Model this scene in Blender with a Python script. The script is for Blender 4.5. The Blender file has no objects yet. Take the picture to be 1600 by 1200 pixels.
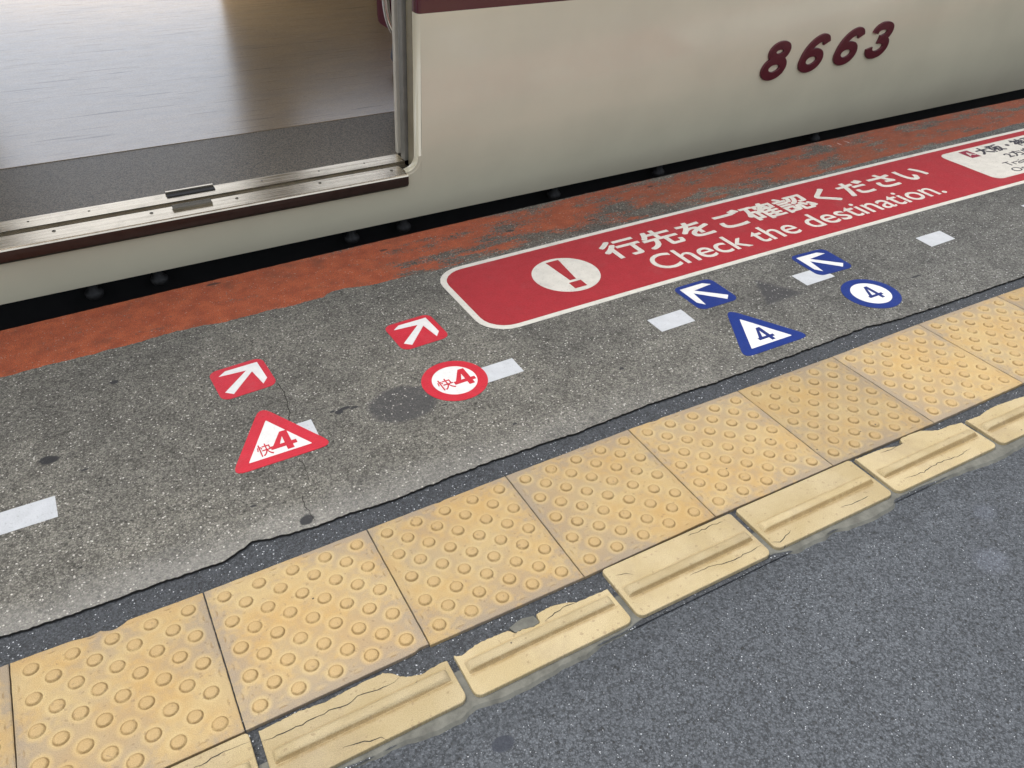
import bpy, bmesh, math, random
from mathutils import Vector, Matrix, noise
random.seed(7)
R = math.radians
sc = bpy.context.scene
col = sc.collection

# ------------------------------------------------------------------ camera
cam_d = bpy.data.cameras.new("camera"); cam = bpy.data.objects.new("camera", cam_d); col.objects.link(cam)
CAM = Vector((0.33887, -0.78708, 1.12746))
rx = Vector((0.879286, -0.476228, -0.007950)); dn = Vector((-0.286809, -0.516079, -0.807095)); fw = Vector((0.380258, 0.711948, -0.590367))
m = Matrix((rx, -dn, -fw)).transposed().to_4x4(); m.translation = CAM
cam.matrix_world = m
cam_d.sensor_width = 36; cam_d.lens = 1267.89 * 36 / 1600
cam_d.clip_start = .02; cam_d.clip_end = 500
sc.camera = cam

# ------------------------------------------------------------------ world, sun, exposure
SUN_EL, SUN_AZ = R(75), R(312)
w = bpy.data.worlds.new("World"); sc.world = w; w.use_nodes = True
nt = w.node_tree; bg = nt.nodes["Background"]
sky = nt.nodes.new("ShaderNodeTexSky"); sky.sky_type = 'NISHITA'; sky.sun_disc = False
sky.sun_elevation = SUN_EL; sky.sun_rotation = SUN_AZ; sky.dust_density = 4.0; sky.air_density = 1.0; sky.ozone_density = 1.0
hs = nt.nodes.new('ShaderNodeHueSaturation'); hs.inputs['Saturation'].default_value = .38
nt.links.new(sky.outputs[0], hs.inputs['Color']); nt.links.new(hs.outputs[0], bg.inputs[0]); bg.inputs[1].default_value = 0.15
sd = bpy.data.lights.new("sun", 'SUN'); sun = bpy.data.objects.new("sun", sd); col.objects.link(sun)
sd.energy = .8; sd.angle = R(40); sd.color = (1, .95, .86)
sdir = Vector((math.sin(SUN_AZ) * math.cos(SUN_EL), math.cos(SUN_AZ) * math.cos(SUN_EL), math.sin(SUN_EL)))
sun.rotation_euler = sdir.to_track_quat('Z', 'Y').to_euler()
sc.view_settings.view_transform = 'Standard'; sc.view_settings.look = 'None'; sc.view_settings.gamma = 1
sc.view_settings.exposure = 1.0

# ------------------------------------------------------------------ helpers
def tag(o, label=None, cat=None, group=None, kind=None):
    if label: o["label"] = label
    if cat: o["category"] = cat
    if group: o["group"] = group
    if kind: o["kind"] = kind
    return o

def empty(name, loc=(0, 0, 0), rot=(0, 0, 0)):
    o = bpy.data.objects.new(name, None); o.empty_display_size = .1
    o.location = loc; o.rotation_euler = rot; col.objects.link(o); return o

def link(name, me, mats, parent=None, smooth=False):
    if not isinstance(mats, (list, tuple)): mats = [mats]
    for mm in mats: me.materials.append(mm)
    o = bpy.data.objects.new(name, me); col.objects.link(o)
    if parent: o.parent = parent
    if smooth:
        for p in me.polygons: p.use_smooth = True
    return o

def from_bm(name, bm, mats, parent=None, smooth=False, normals=True):
    if normals: bmesh.ops.recalc_face_normals(bm, faces=bm.faces)
    me = bpy.data.meshes.new(name); bm.to_mesh(me); bm.free()
    return link(name, me, mats, parent, smooth)

def prism(bm, pts, z0, z1, mi=0, f=None):
    """closed polygon extruded z0..z1; f maps (x,y,z)->vec"""
    f = f or (lambda x, y, z: (x, y, z))
    a = [bm.verts.new(f(x, y, z0)) for x, y in pts]; b = [bm.verts.new(f(x, y, z1)) for x, y in pts]
    n = len(pts); fs = [bm.faces.new(b), bm.faces.new(a[::-1])]
    for i in range(n): fs.append(bm.faces.new((a[i], a[(i + 1) % n], b[(i + 1) % n], b[i])))
    for q in fs: q.material_index = mi
    return fs

def box(bm, x0, x1, y0, y1, z0, z1, mi=0, bev=0):
    g = bmesh.ops.create_cube(bm, size=1)
    vs = g['verts']
    for v in vs: v.co = Vector(((x0 + x1) / 2 + v.co.x * (x1 - x0), (y0 + y1) / 2 + v.co.y * (y1 - y0), (z0 + z1) / 2 + v.co.z * (z1 - z0)))
    es = list({e for v in vs for e in v.link_edges})
    fs = list({q for v in vs for q in v.link_faces})
    for q in fs: q.material_index = mi
    if bev: bmesh.ops.bevel(bm, geom=es, offset=bev, segments=2, profile=.7, affect='EDGES')

def ribbon(bm, pts, z, wd, mi=0, jit=.0, f=None):
    """thin crack: a strip following pts, tapering at both ends"""
    P = [Vector((x, y)) for x, y in pts]
    Q = []
    for i in range(len(P) - 1):
        n = max(1, int((P[i + 1] - P[i]).length / .008))
        for k in range(n):
            t = k / n; q = P[i].lerp(P[i + 1], t)
            if Q: q += Vector((random.uniform(-jit, jit), random.uniform(-jit, jit)))
            Q.append(q)
    Q.append(P[-1]); L = []; Rr = []
    for i, q in enumerate(Q):
        d = (Q[min(i + 1, len(Q) - 1)] - Q[max(i - 1, 0)]).normalized(); nrm = Vector((-d.y, d.x))
        t = i / (len(Q) - 1); h = wd * .5 * (min(1, 6 * t + .15) * min(1, 6 * (1 - t) + .15)) * random.uniform(.6, 1.3)
        L.append(bm.verts.new((*(q + nrm * h), z))); Rr.append(bm.verts.new((*(q - nrm * h), z)))
    for i in range(len(Q) - 1):
        q = bm.faces.new((L[i], Rr[i], Rr[i + 1], L[i + 1])); q.material_index = mi

def rrect(x0, y0, x1, y1, r, n=6):
    rs = r if isinstance(r, (list, tuple)) else [r] * 4   # BL BR TR TL
    out = []
    for (cx, cy, a, rr) in ((x0 + rs[0], y0 + rs[0], 180, rs[0]), (x1 - rs[1], y0 + rs[1], 270, rs[1]), (x1 - rs[2], y1 - rs[2], 0, rs[2]), (x0 + rs[3], y1 - rs[3], 90, rs[3])):
        for i in range(n + 1):
            t = R(a + 90 * i / n); out.append((cx + rr * math.cos(t), cy + rr * math.sin(t)))
    return out

def rpoly(pts, r, n=5):
    """polygon with rounded corners"""
    out = []; N = len(pts)
    for i in range(N):
        p = Vector(pts[i]); a = (Vector(pts[i - 1]) - p); b = (Vector(pts[(i + 1) % N]) - p)
        ang = a.angle(b); d = min(r / math.tan(ang / 2), a.length * .45, b.length * .45)
        A = p + a.normalized() * d; B = p + b.normalized() * d
        for k in range(n + 1):
            t = k / n; q = A.lerp(p, t).lerp(p.lerp(B, t), t); out.append((q.x, q.y))
    return out

def circ(cx, cy, rx_, ry_=None, n=56):
    ry_ = ry_ or rx_
    return [(cx + rx_ * math.cos(2 * math.pi * i / n), cy + ry_ * math.sin(2 * math.pi * i / n)) for i in range(n)]

KAP = -0.0147655
def bend(x, wv, z=0):                      # the platform follows a gentle curve: arc length x, offset wv
    th = KAP * (x - 1); r_ = 1 / KAP - wv
    return (1 + r_ * math.sin(th), 1 / KAP - r_ * math.cos(th), z)

def dense(pts, step):
    out = []
    for i in range(len(pts)):
        a, b = Vector(pts[i]), Vector(pts[(i + 1) % len(pts)]); n = max(1, int((b - a).length / step))
        for k in range(n): q = a.lerp(b, k / n); out.append((q.x, q.y))
    return out

def text_mesh(s, ext=.0002, bold=0., shear=0., res=6, bev=0., strikes=8, square=False):
    """text as a mesh; bold lettering is the glyph struck several times around a small circle"""
    if bold > .006:
        base = text_mesh(s, ext, 0., shear, res); bm = bmesh.new()
        for k in range(strikes):
            a = 2 * math.pi * k / strikes; n0 = len(bm.verts); bm.from_mesh(base); bm.verts.ensure_lookup_table()
            for v in bm.verts[n0:]:
                kq = 1 if not square else 1 / max(abs(math.cos(a)), abs(math.sin(a))); v.co.x += bold * kq * math.cos(a); v.co.y += bold * kq * math.sin(a); v.co.z *= 1 + .02 * k
        me = bpy.data.meshes.new("txt"); bm.to_mesh(me); bm.free(); return me
    c = bpy.data.curves.new("txt", 'FONT'); c.body = s; c.size = 1; c.extrude = ext; c.offset = bold; c.shear = shear
    c.resolution_u = res; c.bevel_depth = bev; c.bevel_resolution = 2
    o = bpy.data.objects.new("txt", c); col.objects.link(o)
    dg = bpy.context.evaluated_depsgraph_get(); dg.update()
    me = bpy.data.meshes.new_from_object(o.evaluated_get(dg))
    bpy.data.objects.remove(o); bpy.data.curves.remove(c)
    return me

def fit_text(name, s, x0, x1, y0, y1, z, mat, parent, bold=0., shear=0., f=None, ext=.0003, res=6):
    me = text_mesh(s, 1.0, bold, shear, res, square=ord(s[0]) > 255)
    xs = [v.co.x for v in me.vertices]; ys = [v.co.y for v in me.vertices]
    a, b, c_, d = min(xs), max(xs), min(ys), max(ys)
    for v in me.vertices:
        x = x0 + (v.co.x - a) / (b - a) * (x1 - x0); y = y0 + (v.co.y - c_) / (d - c_) * (y1 - y0)
        zz = z + v.co.z * ext
        v.co = f(x, y, zz) if f else (x, y, zz)
    me.name = name
    return link(name, me, mat, parent)

# ------------------------------------------------------------------ materials
class NT:
    def __init__(s, name):
        s.m = bpy.data.materials.new(name); s.m.use_nodes = True; s.t = s.m.node_tree; s.b = s.t.nodes["Principled BSDF"]
    def n(s, typ, **kw):
        x = s.t.nodes.new(typ)
        for k, v in kw.items():
            if k.startswith('i_'): x.inputs[k[2:].replace('_', ' ')].default_value = v
            else: setattr(x, k, v)
        return x
    def l(s, a, b): s.t.links.new(a, b)
    def setin(s, inp, v):
        if isinstance(v, (int, float)): inp.default_value = v
        elif isinstance(v, tuple): inp.default_value = v if len(v) == len(inp.default_value) else (*v, 1)[:len(inp.default_value)]
        else: s.l(v, inp)
    def math(s, op, a, b=0., c=None, clamp=False):
        x = s.n("ShaderNodeMath", operation=op, use_clamp=clamp); s.setin(x.inputs[0], a); s.setin(x.inputs[1], b)
        if c is not None: s.setin(x.inputs[2], c)
        return x.outputs[0]
    def vmath(s, op, a, b=(0, 0, 0)):
        x = s.n("ShaderNodeVectorMath", operation=op); s.setin(x.inputs[0], a); s.setin(x.inputs[1], b)
        return x.outputs[1] if op in ('LENGTH', 'DOT_PRODUCT', 'DISTANCE') else x.outputs[0]
    def ss(s, v, a, b, o0=0., o1=1.):      # smoothstep map
        x = s.n("ShaderNodeMapRange", interpolation_type='SMOOTHSTEP'); s.setin(x.inputs[0], v)
        x.inputs[1].default_value = a; x.inputs[2].default_value = b; x.inputs[3].default_value = o0; x.inputs[4].default_value = o1
        return x.outputs[0]
    def mix(s, f, a, b, mode='MIX'):
        x = s.n("ShaderNodeMix", data_type='RGBA', blend_type=mode); s.setin(x.inputs[0], f); s.setin(x.inputs[6], a); s.setin(x.inputs[7], b)
        return x.outputs[2]
    def obj(s): return s.n("ShaderNodeTexCoord").outputs['Object']
    def noise(s, v, sc_, det=4., rough=.55, w=0.):
        x = s.n("ShaderNodeTexNoise"); s.setin(x.inputs['Vector'], v); x.inputs['Scale'].default_value = sc_
        x.inputs['Detail'].default_value = det; x.inputs['Roughness'].default_value = rough; return x.outputs[0]
    def vor(s, v, sc_, feat='F1'):
        x = s.n("ShaderNodeTexVoronoi", feature=feat); s.setin(x.inputs['Vector'], v); x.inputs['Scale'].default_value = sc_
        return x
    def vrand(s, v, sc_):
        x = s.vor(v, sc_); sp = s.n("ShaderNodeSeparateColor"); s.l(x.outputs['Color'], sp.inputs[0]); return sp.outputs, x.outputs['Distance']
    def scale(s, v, k): return s.vmath('MULTIPLY', v, k)
    def xyz(s, v):
        x = s.n("ShaderNodeSeparateXYZ"); s.l(v, x.inputs[0]); return x.outputs
    def bump(s, h, dist, st=1.):
        x = s.n("ShaderNodeBump"); s.setin(x.inputs['Height'], h); x.inputs['Distance'].default_value = dist; x.inputs['Strength'].default_value = st
        s.l(x.outputs[0], s.b.inputs['Normal'])
    def out(s, colr=None, rough=None, metal=None, **kw):
        if colr is not None: s.setin(s.b.inputs['Base Color'], colr)
        if rough is not None: s.setin(s.b.inputs['Roughness'], rough)
        if metal is not None: s.setin(s.b.inputs['Metallic'], metal)
        for k, v in kw.items(): s.setin(s.b.inputs[k.replace('_', ' ')], v)
        return s.m

def asphalt_nodes(t, p, dark, mid, light, speck,  speckcol=(.57, .55, .50), sc_=230., cloud=1.):
    """aggregate: random stones in a dark binder, sparse pale chips, pits"""
    wob = t.noise(p, 90., 2.); q = t.vmath('ADD', p, t.scale(t.vmath('SUBTRACT', t.n("ShaderNodeTexNoise", i_Scale=70.).outputs[1], (.5, .5, .5)), (.006, .006, 0)))
    c1, d1 = t.vrand(q, sc_); c2, d2 = t.vrand(q, sc_ * 2.3); c3, d3 = t.vrand(q, sc_ * .55)
    a = t.mix(t.ss(c1[0], .15, .85), dark, mid)
    a = t.mix(t.math('MULTIPLY', t.ss(c2[1], .62, .95), .55), a, light)
    a = t.mix(t.math('MULTIPLY', t.ss(d1, .1, .75), .45), a, (dark[0] * .45, dark[1] * .45, dark[2] * .45))
    big = t.noise(p, 2.2, 5., .6); med = t.noise(p, 16., 4.)
    a = t.mix(1., a, t.mix(t.ss(big, .3, .7), (1 - .2 * cloud,) * 3, (1 + .16 * cloud, 1 + .15 * cloud, 1 + .12 * cloud)), 'MULTIPLY')
    a = t.mix(1., a, t.mix(t.ss(med, .3, .7), (1 - .16 * cloud,) * 3, (1 + .12 * cloud,) * 3), 'MULTIPLY')
    chip = t.math('MULTIPLY', t.math('GREATER_THAN', c1[2], 1 - speck), t.math('LESS_THAN', d1, .42))
    chip2 = t.math('MULTIPLY', t.math('GREATER_THAN', c2[0], 1 - speck * .8), t.math('LESS_THAN', d2, .45))
    chips = t.math('MAXIMUM', chip, chip2)
    a = t.mix(t.math('MULTIPLY', chips, t.math('MULTIPLY_ADD', c2[2], .6, .4)), a, speckcol)
    pit = t.math('MULTIPLY', t.math('GREATER_THAN', c3[1], .90), t.ss(d3, .45, .25))
    a = t.mix(t.math('MULTIPLY', pit, .6), a, (.02, .02, .018))
    h = t.math('SUBTRACT', t.math('ADD', t.math('MULTIPLY', d1, -.6), t.math('MULTIPLY', t.math('ADD', c1[1], c2[2]), .35)), t.math('MULTIPLY', pit, 1.2))
    return a, h, chips

def ell(t, p, cx, cy, ax, ay, soft=.25):
    d = t.vmath('LENGTH', t.vmath('MULTIPLY', t.vmath('SUBTRACT', p, (cx, cy, 0)), (1 / ax, 1 / ay, 0)))
    return t.ss(d, 1 + soft * .5, 1 - soft * .5)

# ---- old paving of the boarding side
def build_old(name, orange):
    t = NT(name); p = t.obj()
    a, h, chips = asphalt_nodes(t, p, (.090, .087, .076), (.205, .198, .172), (.36, .35, .31), .026)
    x, y, _ = t.xyz(p)
    ywob = t.math('ADD', y, t.math('MULTIPLY', t.math('SUBTRACT', t.noise(p, 14., 4., .7), .5), .10))
    if not orange:
        pale = t.math('MULTIPLY', t.ss(ywob, .46, .355), t.math('MULTIPLY', t.ss(x, 1.9, .2), .30))
        a = t.mix(t.math('MULTIPLY', pale, t.math('SUBTRACT', 1., t.math('MULTIPLY', chips, .8))), a, (.36, .355, .335))
        cool = t.ss(x, .7, 2.6)
        a = t.mix(cool, a, t.mix(1., a, (.80, .83, .89), 'MULTIPLY'))
        pn = t.vmath('ADD', p, t.scale(t.vmath('SUBTRACT', t.n("ShaderNodeTexNoise", i_Scale=45., i_Detail=5.).outputs[1], (.5, .5, .5)), (.022, .022, 0)))
        nf = t.noise(p, 60., 3.)
        g1 = t.math('MULTIPLY', ell(t, pn, .811, .626, .079, .066, .25), t.ss(nf, .25, .5, .5, .8))
        gs = g1
        # residue of a lifted triangle
        X, Y, _2 = t.xyz(pn)
        e1 = t.ss(t.math('SUBTRACT', Y, .552), -.004, .01)
        e2 = t.ss(t.math('SUBTRACT', t.math('MULTIPLY', t.math('SUBTRACT', X, 1.832), 1.8), t.math('SUBTRACT', Y, .545)), -.01, .02)
        e3 = t.ss(t.math('SUBTRACT', t.math('MULTIPLY', t.math('SUBTRACT', 1.985, X), 1.9), t.math('SUBTRACT', Y, .548)), -.01, .04)
        g2 = t.math('MULTIPLY', t.math('MULTIPLY', t.math('MULTIPLY', e1, e2), e3), .9)
        gs = t.math('MAXIMUM', gs, g2)
        a = t.mix(t.math('MULTIPLY', gs, t.math('SUBTRACT', 1., t.math('MULTIPLY', chips, .8))), a, (.05, .05, .052))
        tar = None
        for (cx, cy, ax, ay) in ((.085, .808, .019, .013), (.244, 1.037, .010, .007), (.512, .378, .014, .013), (.676, .668, .010, .010), (.692, .676, .014, .006), (.712, .668, .010, .004), (.662, .678, .006, .004),
                                 (.90, .905, .006, .004), (.895, .578, .007, .004), (.43, .46, .006, .004), (1.33, .50, .006, .005), (.15, .74, .008, .004), (2.32, .47, .02, .004), (1.0, .44, .005, .004)):
            e = ell(t, pn, cx, cy, ax, ay, .3); tar = e if tar is None else t.math('MAXIMUM', tar, e)
        a = t.mix(t.math('MULTIPLY', tar, .93), a, (.018, .019, .022))
        h = t.math('MULTIPLY', h, t.math('SUBTRACT', 1., t.math('MULTIPLY', tar, .8)))
        rough = t.math('MULTIPLY_ADD', tar, -.25, .85)
    else:
        n1 = t.noise(t.scale(p, (4.5, 13., 1)), 1., 9., .72); n2 = t.noise(p, 130., 4., .75)
        thr = t.ss(x, .5, 1.6, .33, .455); thr = t.math('ADD', thr, t.ss(y, 1.395, 1.45, 0., .06))
        belt = t.math('MULTIPLY', t.math('MULTIPLY', t.ss(y, 1.29, 1.19), t.ss(x, .8, 1.1)), t.ss(x, 2.7, 2.2, 0., .09))
        thr = t.math('ADD', thr, belt)
        v = t.math('ADD', n1, t.math('MULTIPLY', t.math('SUBTRACT', n2, .5), .5))
        cov = t.ss(t.math('SUBTRACT', v, thr), -.035, .06)
        cov = t.math('MULTIPLY', cov, t.math('SUBTRACT', 1., t.math('MULTIPLY', chips, .35)))
        on = t.noise(p, 22., 5., .65)
        oc = t.mix(t.ss(on, .3, .7), (.31, .062, .022), (.46, .105, .036))
        oc = t.mix(t.ss(x, .8, 2.4, 0., .55), oc, (.17, .050, .028))
        pitn = t.noise(p, 420., 2.)
        oc = t.mix(t.ss(pitn, .50, .38, 0., .8), oc, (.07, .035, .022)); oc = t.mix(t.ss(t.noise(p, 9., 5., .7), .5, .72, 0., .45), oc, (.10, .05, .03))
        a = t.mix(t.math('MULTIPLY', cov, .93), t.mix(1., a, (.72, .70, .68), 'MULTIPLY'), oc)
        pn = t.vmath('ADD', p, t.scale(t.vmath('SUBTRACT', t.n("ShaderNodeTexNoise", i_Scale=60., i_Detail=4.).outputs[1], (.5, .5, .5)), (.02, .02, 0)))
        tar = None
        for (cx, cy, ax, ay) in ((1.45, 1.30, .013, .008), (1.72, 1.24, .02, .006), (1.05, 1.37, .012, .006), (.55, 1.41, .02, .006), (2.05, 1.37, .012, .006)):
            e = ell(t, pn, cx, cy, ax, ay, .4); tar = e if tar is None else t.math('MAXIMUM', tar, e)
        a = t.mix(t.math('MULTIPLY', tar, .8), a, (.03, .026, .024))
        sr = t.math('MULTIPLY', ell(t, p, 2.95, 1.352, .055, .018, .6), t.ss(t.noise(t.scale(p, (60., 9., 1)), 1., 3.), .56, .62))
        a = t.mix(t.math('MULTIPLY', sr, .75), a, (.6, .6, .6))
        rough = .8
    t.bump(h, .0016, .8)
    return t.out(a, rough, Specular_IOR_Level=.3)
M = {}
M['old'] = build_old('worn_asphalt', False)
M['orange'] = build_old('worn_orange_paint', True)

def build_new(name, dark, mid, light, speck, blue=True):
    t = NT(name); p = t.obj()
    a, h, chips = asphalt_nodes(t, p, dark, mid, light, speck, (.60, .63, .66), 275., .35)
    if blue:
        pn = t.vmath('ADD', p, t.scale(t.vmath('SUBTRACT', t.n("ShaderNodeTexNoise", i_Scale=30., i_Detail=4.).outputs[1], (.5, .5, .5)), (.03, .03, 0)))
        s = t.math('MAXIMUM', ell(t, pn, 1.575, -.318, .032, .024, .9), t.math('MULTIPLY', ell(t, pn, 1.67, -.232, .024, .018, .9), .8))
        a = t.mix(t.math('MULTIPLY', s, .12), a, (.25, .28, .36))
        s = ell(t, pn, .633, -.197, .018, .012, .3)
        a = t.mix(t.math('MULTIPLY', s, .85), a, (.025, .03, .042))
        s = t.math('MULTIPLY', ell(t, pn, 1.35, -.43, .012, .01, .6), .0)
    t.bump(h, .0018, .8)
    return t.out(a, .78)
M['new'] = build_new('blue_grey_asphalt', (.036, .041, .047), (.096, .108, .122), (.19, .21, .235), .006)
M['fill'] = build_new('dark_joint_asphalt', (.027, .031, .036), (.062, .069, .078), (.12, .132, .148), .018, False)

def simple(name, c, rough=.6, metal=0., var=.12, sc_=20., bs=0., bsc=300., **kw):
    t = NT(name); p = t.obj(); n = t.noise(p, sc_, 5., .6)
    a = t.mix(t.ss(n, .3, .7), tuple(v * (1 - var) for v in c), tuple(min(1, v * (1 + var)) for v in c))
    if bs: t.bump(t.noise(p, bsc, 3.), bs, 1.)
    return t.out(a, rough, metal, **kw)
M['crack'] = simple('crack_shadow', (.02, .018, .015), .9)
M['concrete'] = simple('edge_concrete', (.16, .15, .14), .9, sc_=8, bs=.001)
M['mortar'] = simple('grey_mortar', (.115, .115, .098), .85, var=.25, sc_=40, bs=.001)

def tile_mat(name, base, warm, dirt, dots):
    t = NT(name)
    uv = t.n("ShaderNodeUVMap").outputs[0]; p = t.n("ShaderNodeTexCoord").outputs['Object']
    oi = t.n("ShaderNodeObjectInfo"); rnd = oi.outputs['Random']
    off = t.n("ShaderNodeCombineXYZ"); t.l(t.math('MULTIPLY', rnd, 37.), off.inputs[0]); t.l(t.math('MULTIPLY', rnd, 91.), off.inputs[1])
    q = t.vmath('ADD', uv, off.outputs[0])
    n1 = t.noise(q, 8., 5., .6); n2 = t.noise(q, 60., 4., .65); n3 = t.noise(q, 5., 3.); fine = t.noise(q, 700., 2.)
    a = t.mix(t.ss(n1, .35, .65), base, warm)
    if dots:
        u = t.vmath('MULTIPLY', t.vmath('SUBTRACT', uv, (.03, .03, 0)), (1 / .06, 1 / .06, 0))
        def nd(o):
            f_ = t.vmath('SUBTRACT', t.vmath('FRACTION', t.vmath('ADD', u, (o + 10, o + 10, 0))), (.5, .5, 0)); return t.vmath('LENGTH', t.vmath('MULTIPLY', f_, (1, 1, 0)))
        d = t.math('MINIMUM', nd(.5), nd(0.))          # in units of 60 mm; dome radius .18
        ux, uy, _ = t.xyz(uv)
        edge = t.math('MINIMUM', t.math('MINIMUM', ux, t.math('SUBTRACT', .3, ux)), t.math('MINIMUM', uy, t.math('SUBTRACT', .3, uy)))
        halo = t.math('MULTIPLY', t.ss(d, .36, .19), t.ss(edge, .01, .02))
        grime = t.math('MULTIPLY', t.ss(t.math('ADD', n3, t.math('MULTIPLY', n2, .5)), .62, .82), t.ss(edge, .10, .0, .55, 1.))
        grime = t.math('ADD', grime, t.math('MULTIPLY', t.ss(edge, .035, 0.), .25))
        grime = t.math('MULTIPLY', grime, t.math('SUBTRACT', 1., t.math('MULTIPLY', halo, .85)))
        a = t.mix(t.math('MULTIPLY', grime, .75, None, True), a, dirt)
        a = t.mix(t.math('MULTIPLY', halo, .30), a, (.52, .415, .22))
        inside = t.ss(edge, .008, .012); top = t.math('MULTIPLY', t.ss(d, .200, .150), inside)
        a = t.mix(t.math('MULTIPLY', top, .75), a, t.mix(n2, (.33, .225, .10), (.42, .295, .14)))
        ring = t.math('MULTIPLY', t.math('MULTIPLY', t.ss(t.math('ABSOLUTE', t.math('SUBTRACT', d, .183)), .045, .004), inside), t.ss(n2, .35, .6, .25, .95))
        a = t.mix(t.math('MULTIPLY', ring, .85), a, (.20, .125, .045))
    else:
        _, uy, _z = t.xyz(uv)
        grime = t.ss(t.math('ADD', n3, t.math('MULTIPLY', n2, .4)), .66, .95)
        a = t.mix(t.math('MULTIPLY', grime, .5), a, dirt)
        # dirt and painted shade along the raised bar's foot and lower flank
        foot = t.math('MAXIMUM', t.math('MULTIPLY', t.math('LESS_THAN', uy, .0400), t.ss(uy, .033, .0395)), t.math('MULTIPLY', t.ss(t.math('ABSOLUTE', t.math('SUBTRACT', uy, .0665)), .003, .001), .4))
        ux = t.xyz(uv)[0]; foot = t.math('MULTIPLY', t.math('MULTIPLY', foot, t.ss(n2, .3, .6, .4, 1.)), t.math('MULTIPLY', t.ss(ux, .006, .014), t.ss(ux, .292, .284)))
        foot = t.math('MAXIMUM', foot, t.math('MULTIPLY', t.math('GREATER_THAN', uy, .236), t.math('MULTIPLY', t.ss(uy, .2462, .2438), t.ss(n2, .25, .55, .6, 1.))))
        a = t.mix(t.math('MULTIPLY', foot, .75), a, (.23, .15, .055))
    a = t.mix(1., a, t.mix(t.ss(fine, .3, .7), (.80, .80, .79), (1.15, 1.15, 1.15)), 'MULTIPLY')
    vb = t.ss(rnd, 0., 1., .90, 1.07); cv = t.n('ShaderNodeCombineXYZ'); [t.l(vb, cv.inputs[k]) for k in range(3)]
    a = t.mix(1., a, cv.outputs[0], 'MULTIPLY')
    spk = t.vrand(q, 260.)[0]
    a = t.mix(t.math('MULTIPLY', t.math('GREATER_THAN', spk[0], .985), .45), a, (.2, .14, .08))
    bk, bd = t.vrand(q, 38.)
    a = t.mix(t.math('MULTIPLY', t.math('MULTIPLY', t.math('GREATER_THAN', bk[1], .93), t.ss(t.math('ADD', bd, t.math('MULTIPLY', n2, .12)), .15, .11)), .85), a, (.035, .03, .028))
    t.bump(t.math('ADD', n2, t.math('MULTIPLY', fine, .6)), .0012, .9)
    return t.out(a, .7, Specular_IOR_Level=.35)
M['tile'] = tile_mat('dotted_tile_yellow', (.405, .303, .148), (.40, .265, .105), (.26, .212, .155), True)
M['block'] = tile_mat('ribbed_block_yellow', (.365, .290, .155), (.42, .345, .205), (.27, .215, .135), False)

def sticker(name, c, rough=.45, bumpd=.0005, spk=.0, dirt=.15):
    t = NT(name); p = t.obj(); n = t.noise(p, 30., 5., .65); n2 = t.noise(p, 250., 3.)
    a = t.mix(t.ss(n, .3, .7), tuple(v * .93 for v in c), tuple(min(1, v * 1.05) for v in c))
    a = t.mix(t.math('MULTIPLY', t.ss(t.noise(p, 9., 6., .7), .52, .72), dirt), a, (.20, .18, .17))
    r_ = t.vrand(p, 330.)[0]
    a = t.mix(t.math('MULTIPLY', t.math('GREATER_THAN', r_[0], 1 - .03), spk), a, tuple(v * .55 for v in c))
    v_ = t.vor(p, 260.).outputs['Distance']
    t.bump(t.math('ADD', t.math('MULTIPLY', v_, -.6), n2), bumpd, .7)
    return t.out(a, t.ss(n2, .2, .8, rough - .08, rough + .12), Specular_IOR_Level=.35)
M['signred'] = sticker('faded_crimson_film', (.31, .020, .028), .5, .0007, .35, .10)
M['signwhite'] = sticker('offwhite_film', (.58, .56, .50), .45, .0009, .45, .22)
M['red'] = sticker('red_film', (.47, .020, .036), .42, .0008, .3, .12)
M['white'] = sticker('white_film', (.66, .66, .64), .42, .0004, .2, .06)
M['blue'] = sticker('blue_film', (.008, .027, .165), .42, .0006, .2, .05)
M['navy'] = sticker('navy_lettering', (.012, .025, .14), .42, .0004, .1, .0)
M['black'] = sticker('black_lettering', (.035, .033, .045), .5, .0004, .2, .0)
M['tape'] = sticker('white_tape', (.47, .49, .51), .5, .0010, .35, .12)
M['maroonlet'] = sticker('maroon_letterbox', (.22, .015, .04), .5, .0004, .2, .0)

# ------------------------------------------------------------------ platform (setting)
def edge_y(x): return bend(x, 1.4423)[1]
JOINT = [(-4.0, .345), (-2.0, .352), (-1.0, .348), (-.4, .356), (-.2, .353), (-.017, .360), (.022, .356), (.08, .354), (.148, .352), (.201, .353), (.247, .352), (.291, .350), (.347, .347), (.372, .357), (.390, .367), (.403, .372), (.430, .364), (.460, .357), (.528, .352), (.581, .354), (.669, .347), (.766, .351), (.867, .355), (.971, .354), (1.10, .349), (1.3, .353), (1.5, .347), (1.753, .345), (1.848, .345), (1.973, .350), (2.07, .336), (2.244, .329), (2.353, .326), (2.587, .322), (3.0, .31), (4.0, .28), (6, .2), (9.0, -.08)]
def interp(P, x):
    for i in range(len(P) - 1):
        if P[i][0] <= x <= P[i + 1][0]:
            t = (x - P[i][0]) / (P[i + 1][0] - P[i][0]); return P[i][1] * (1 - t) + P[i + 1][1] * t
    return P[0][1] if x < P[0][0] else P[-1][1]
def jit(x, s, k): return noise.noise(Vector((x * k, s, 0.3)))
def joint_y(x): return interp(JOINT, x) + .0030 * jit(x, 1., 45) + .0026 * jit(x, 5., 140) + .0012 * jit(x, 8., 400)
ORG = [(-4, 1.195), (.061, 1.194), (.306, 1.192), (.417, 1.200), (.543, 1.187), (.649, 1.186), (.80, 1.181), (.83, 1.204), (.86, 1.205), (.95, 1.186), (1.08, 1.177), (9, 1.12)]
def org_y(x): return interp(ORG, x) + .005 * jit(x, 9., 22) + .0035 * jit(x, 12., 90)
XS = []; x = -4.0
while x < 9:
    XS.append(x); x += .006 if -.3 < x < 3.6 else .05
bm = bmesh.new()
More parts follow.
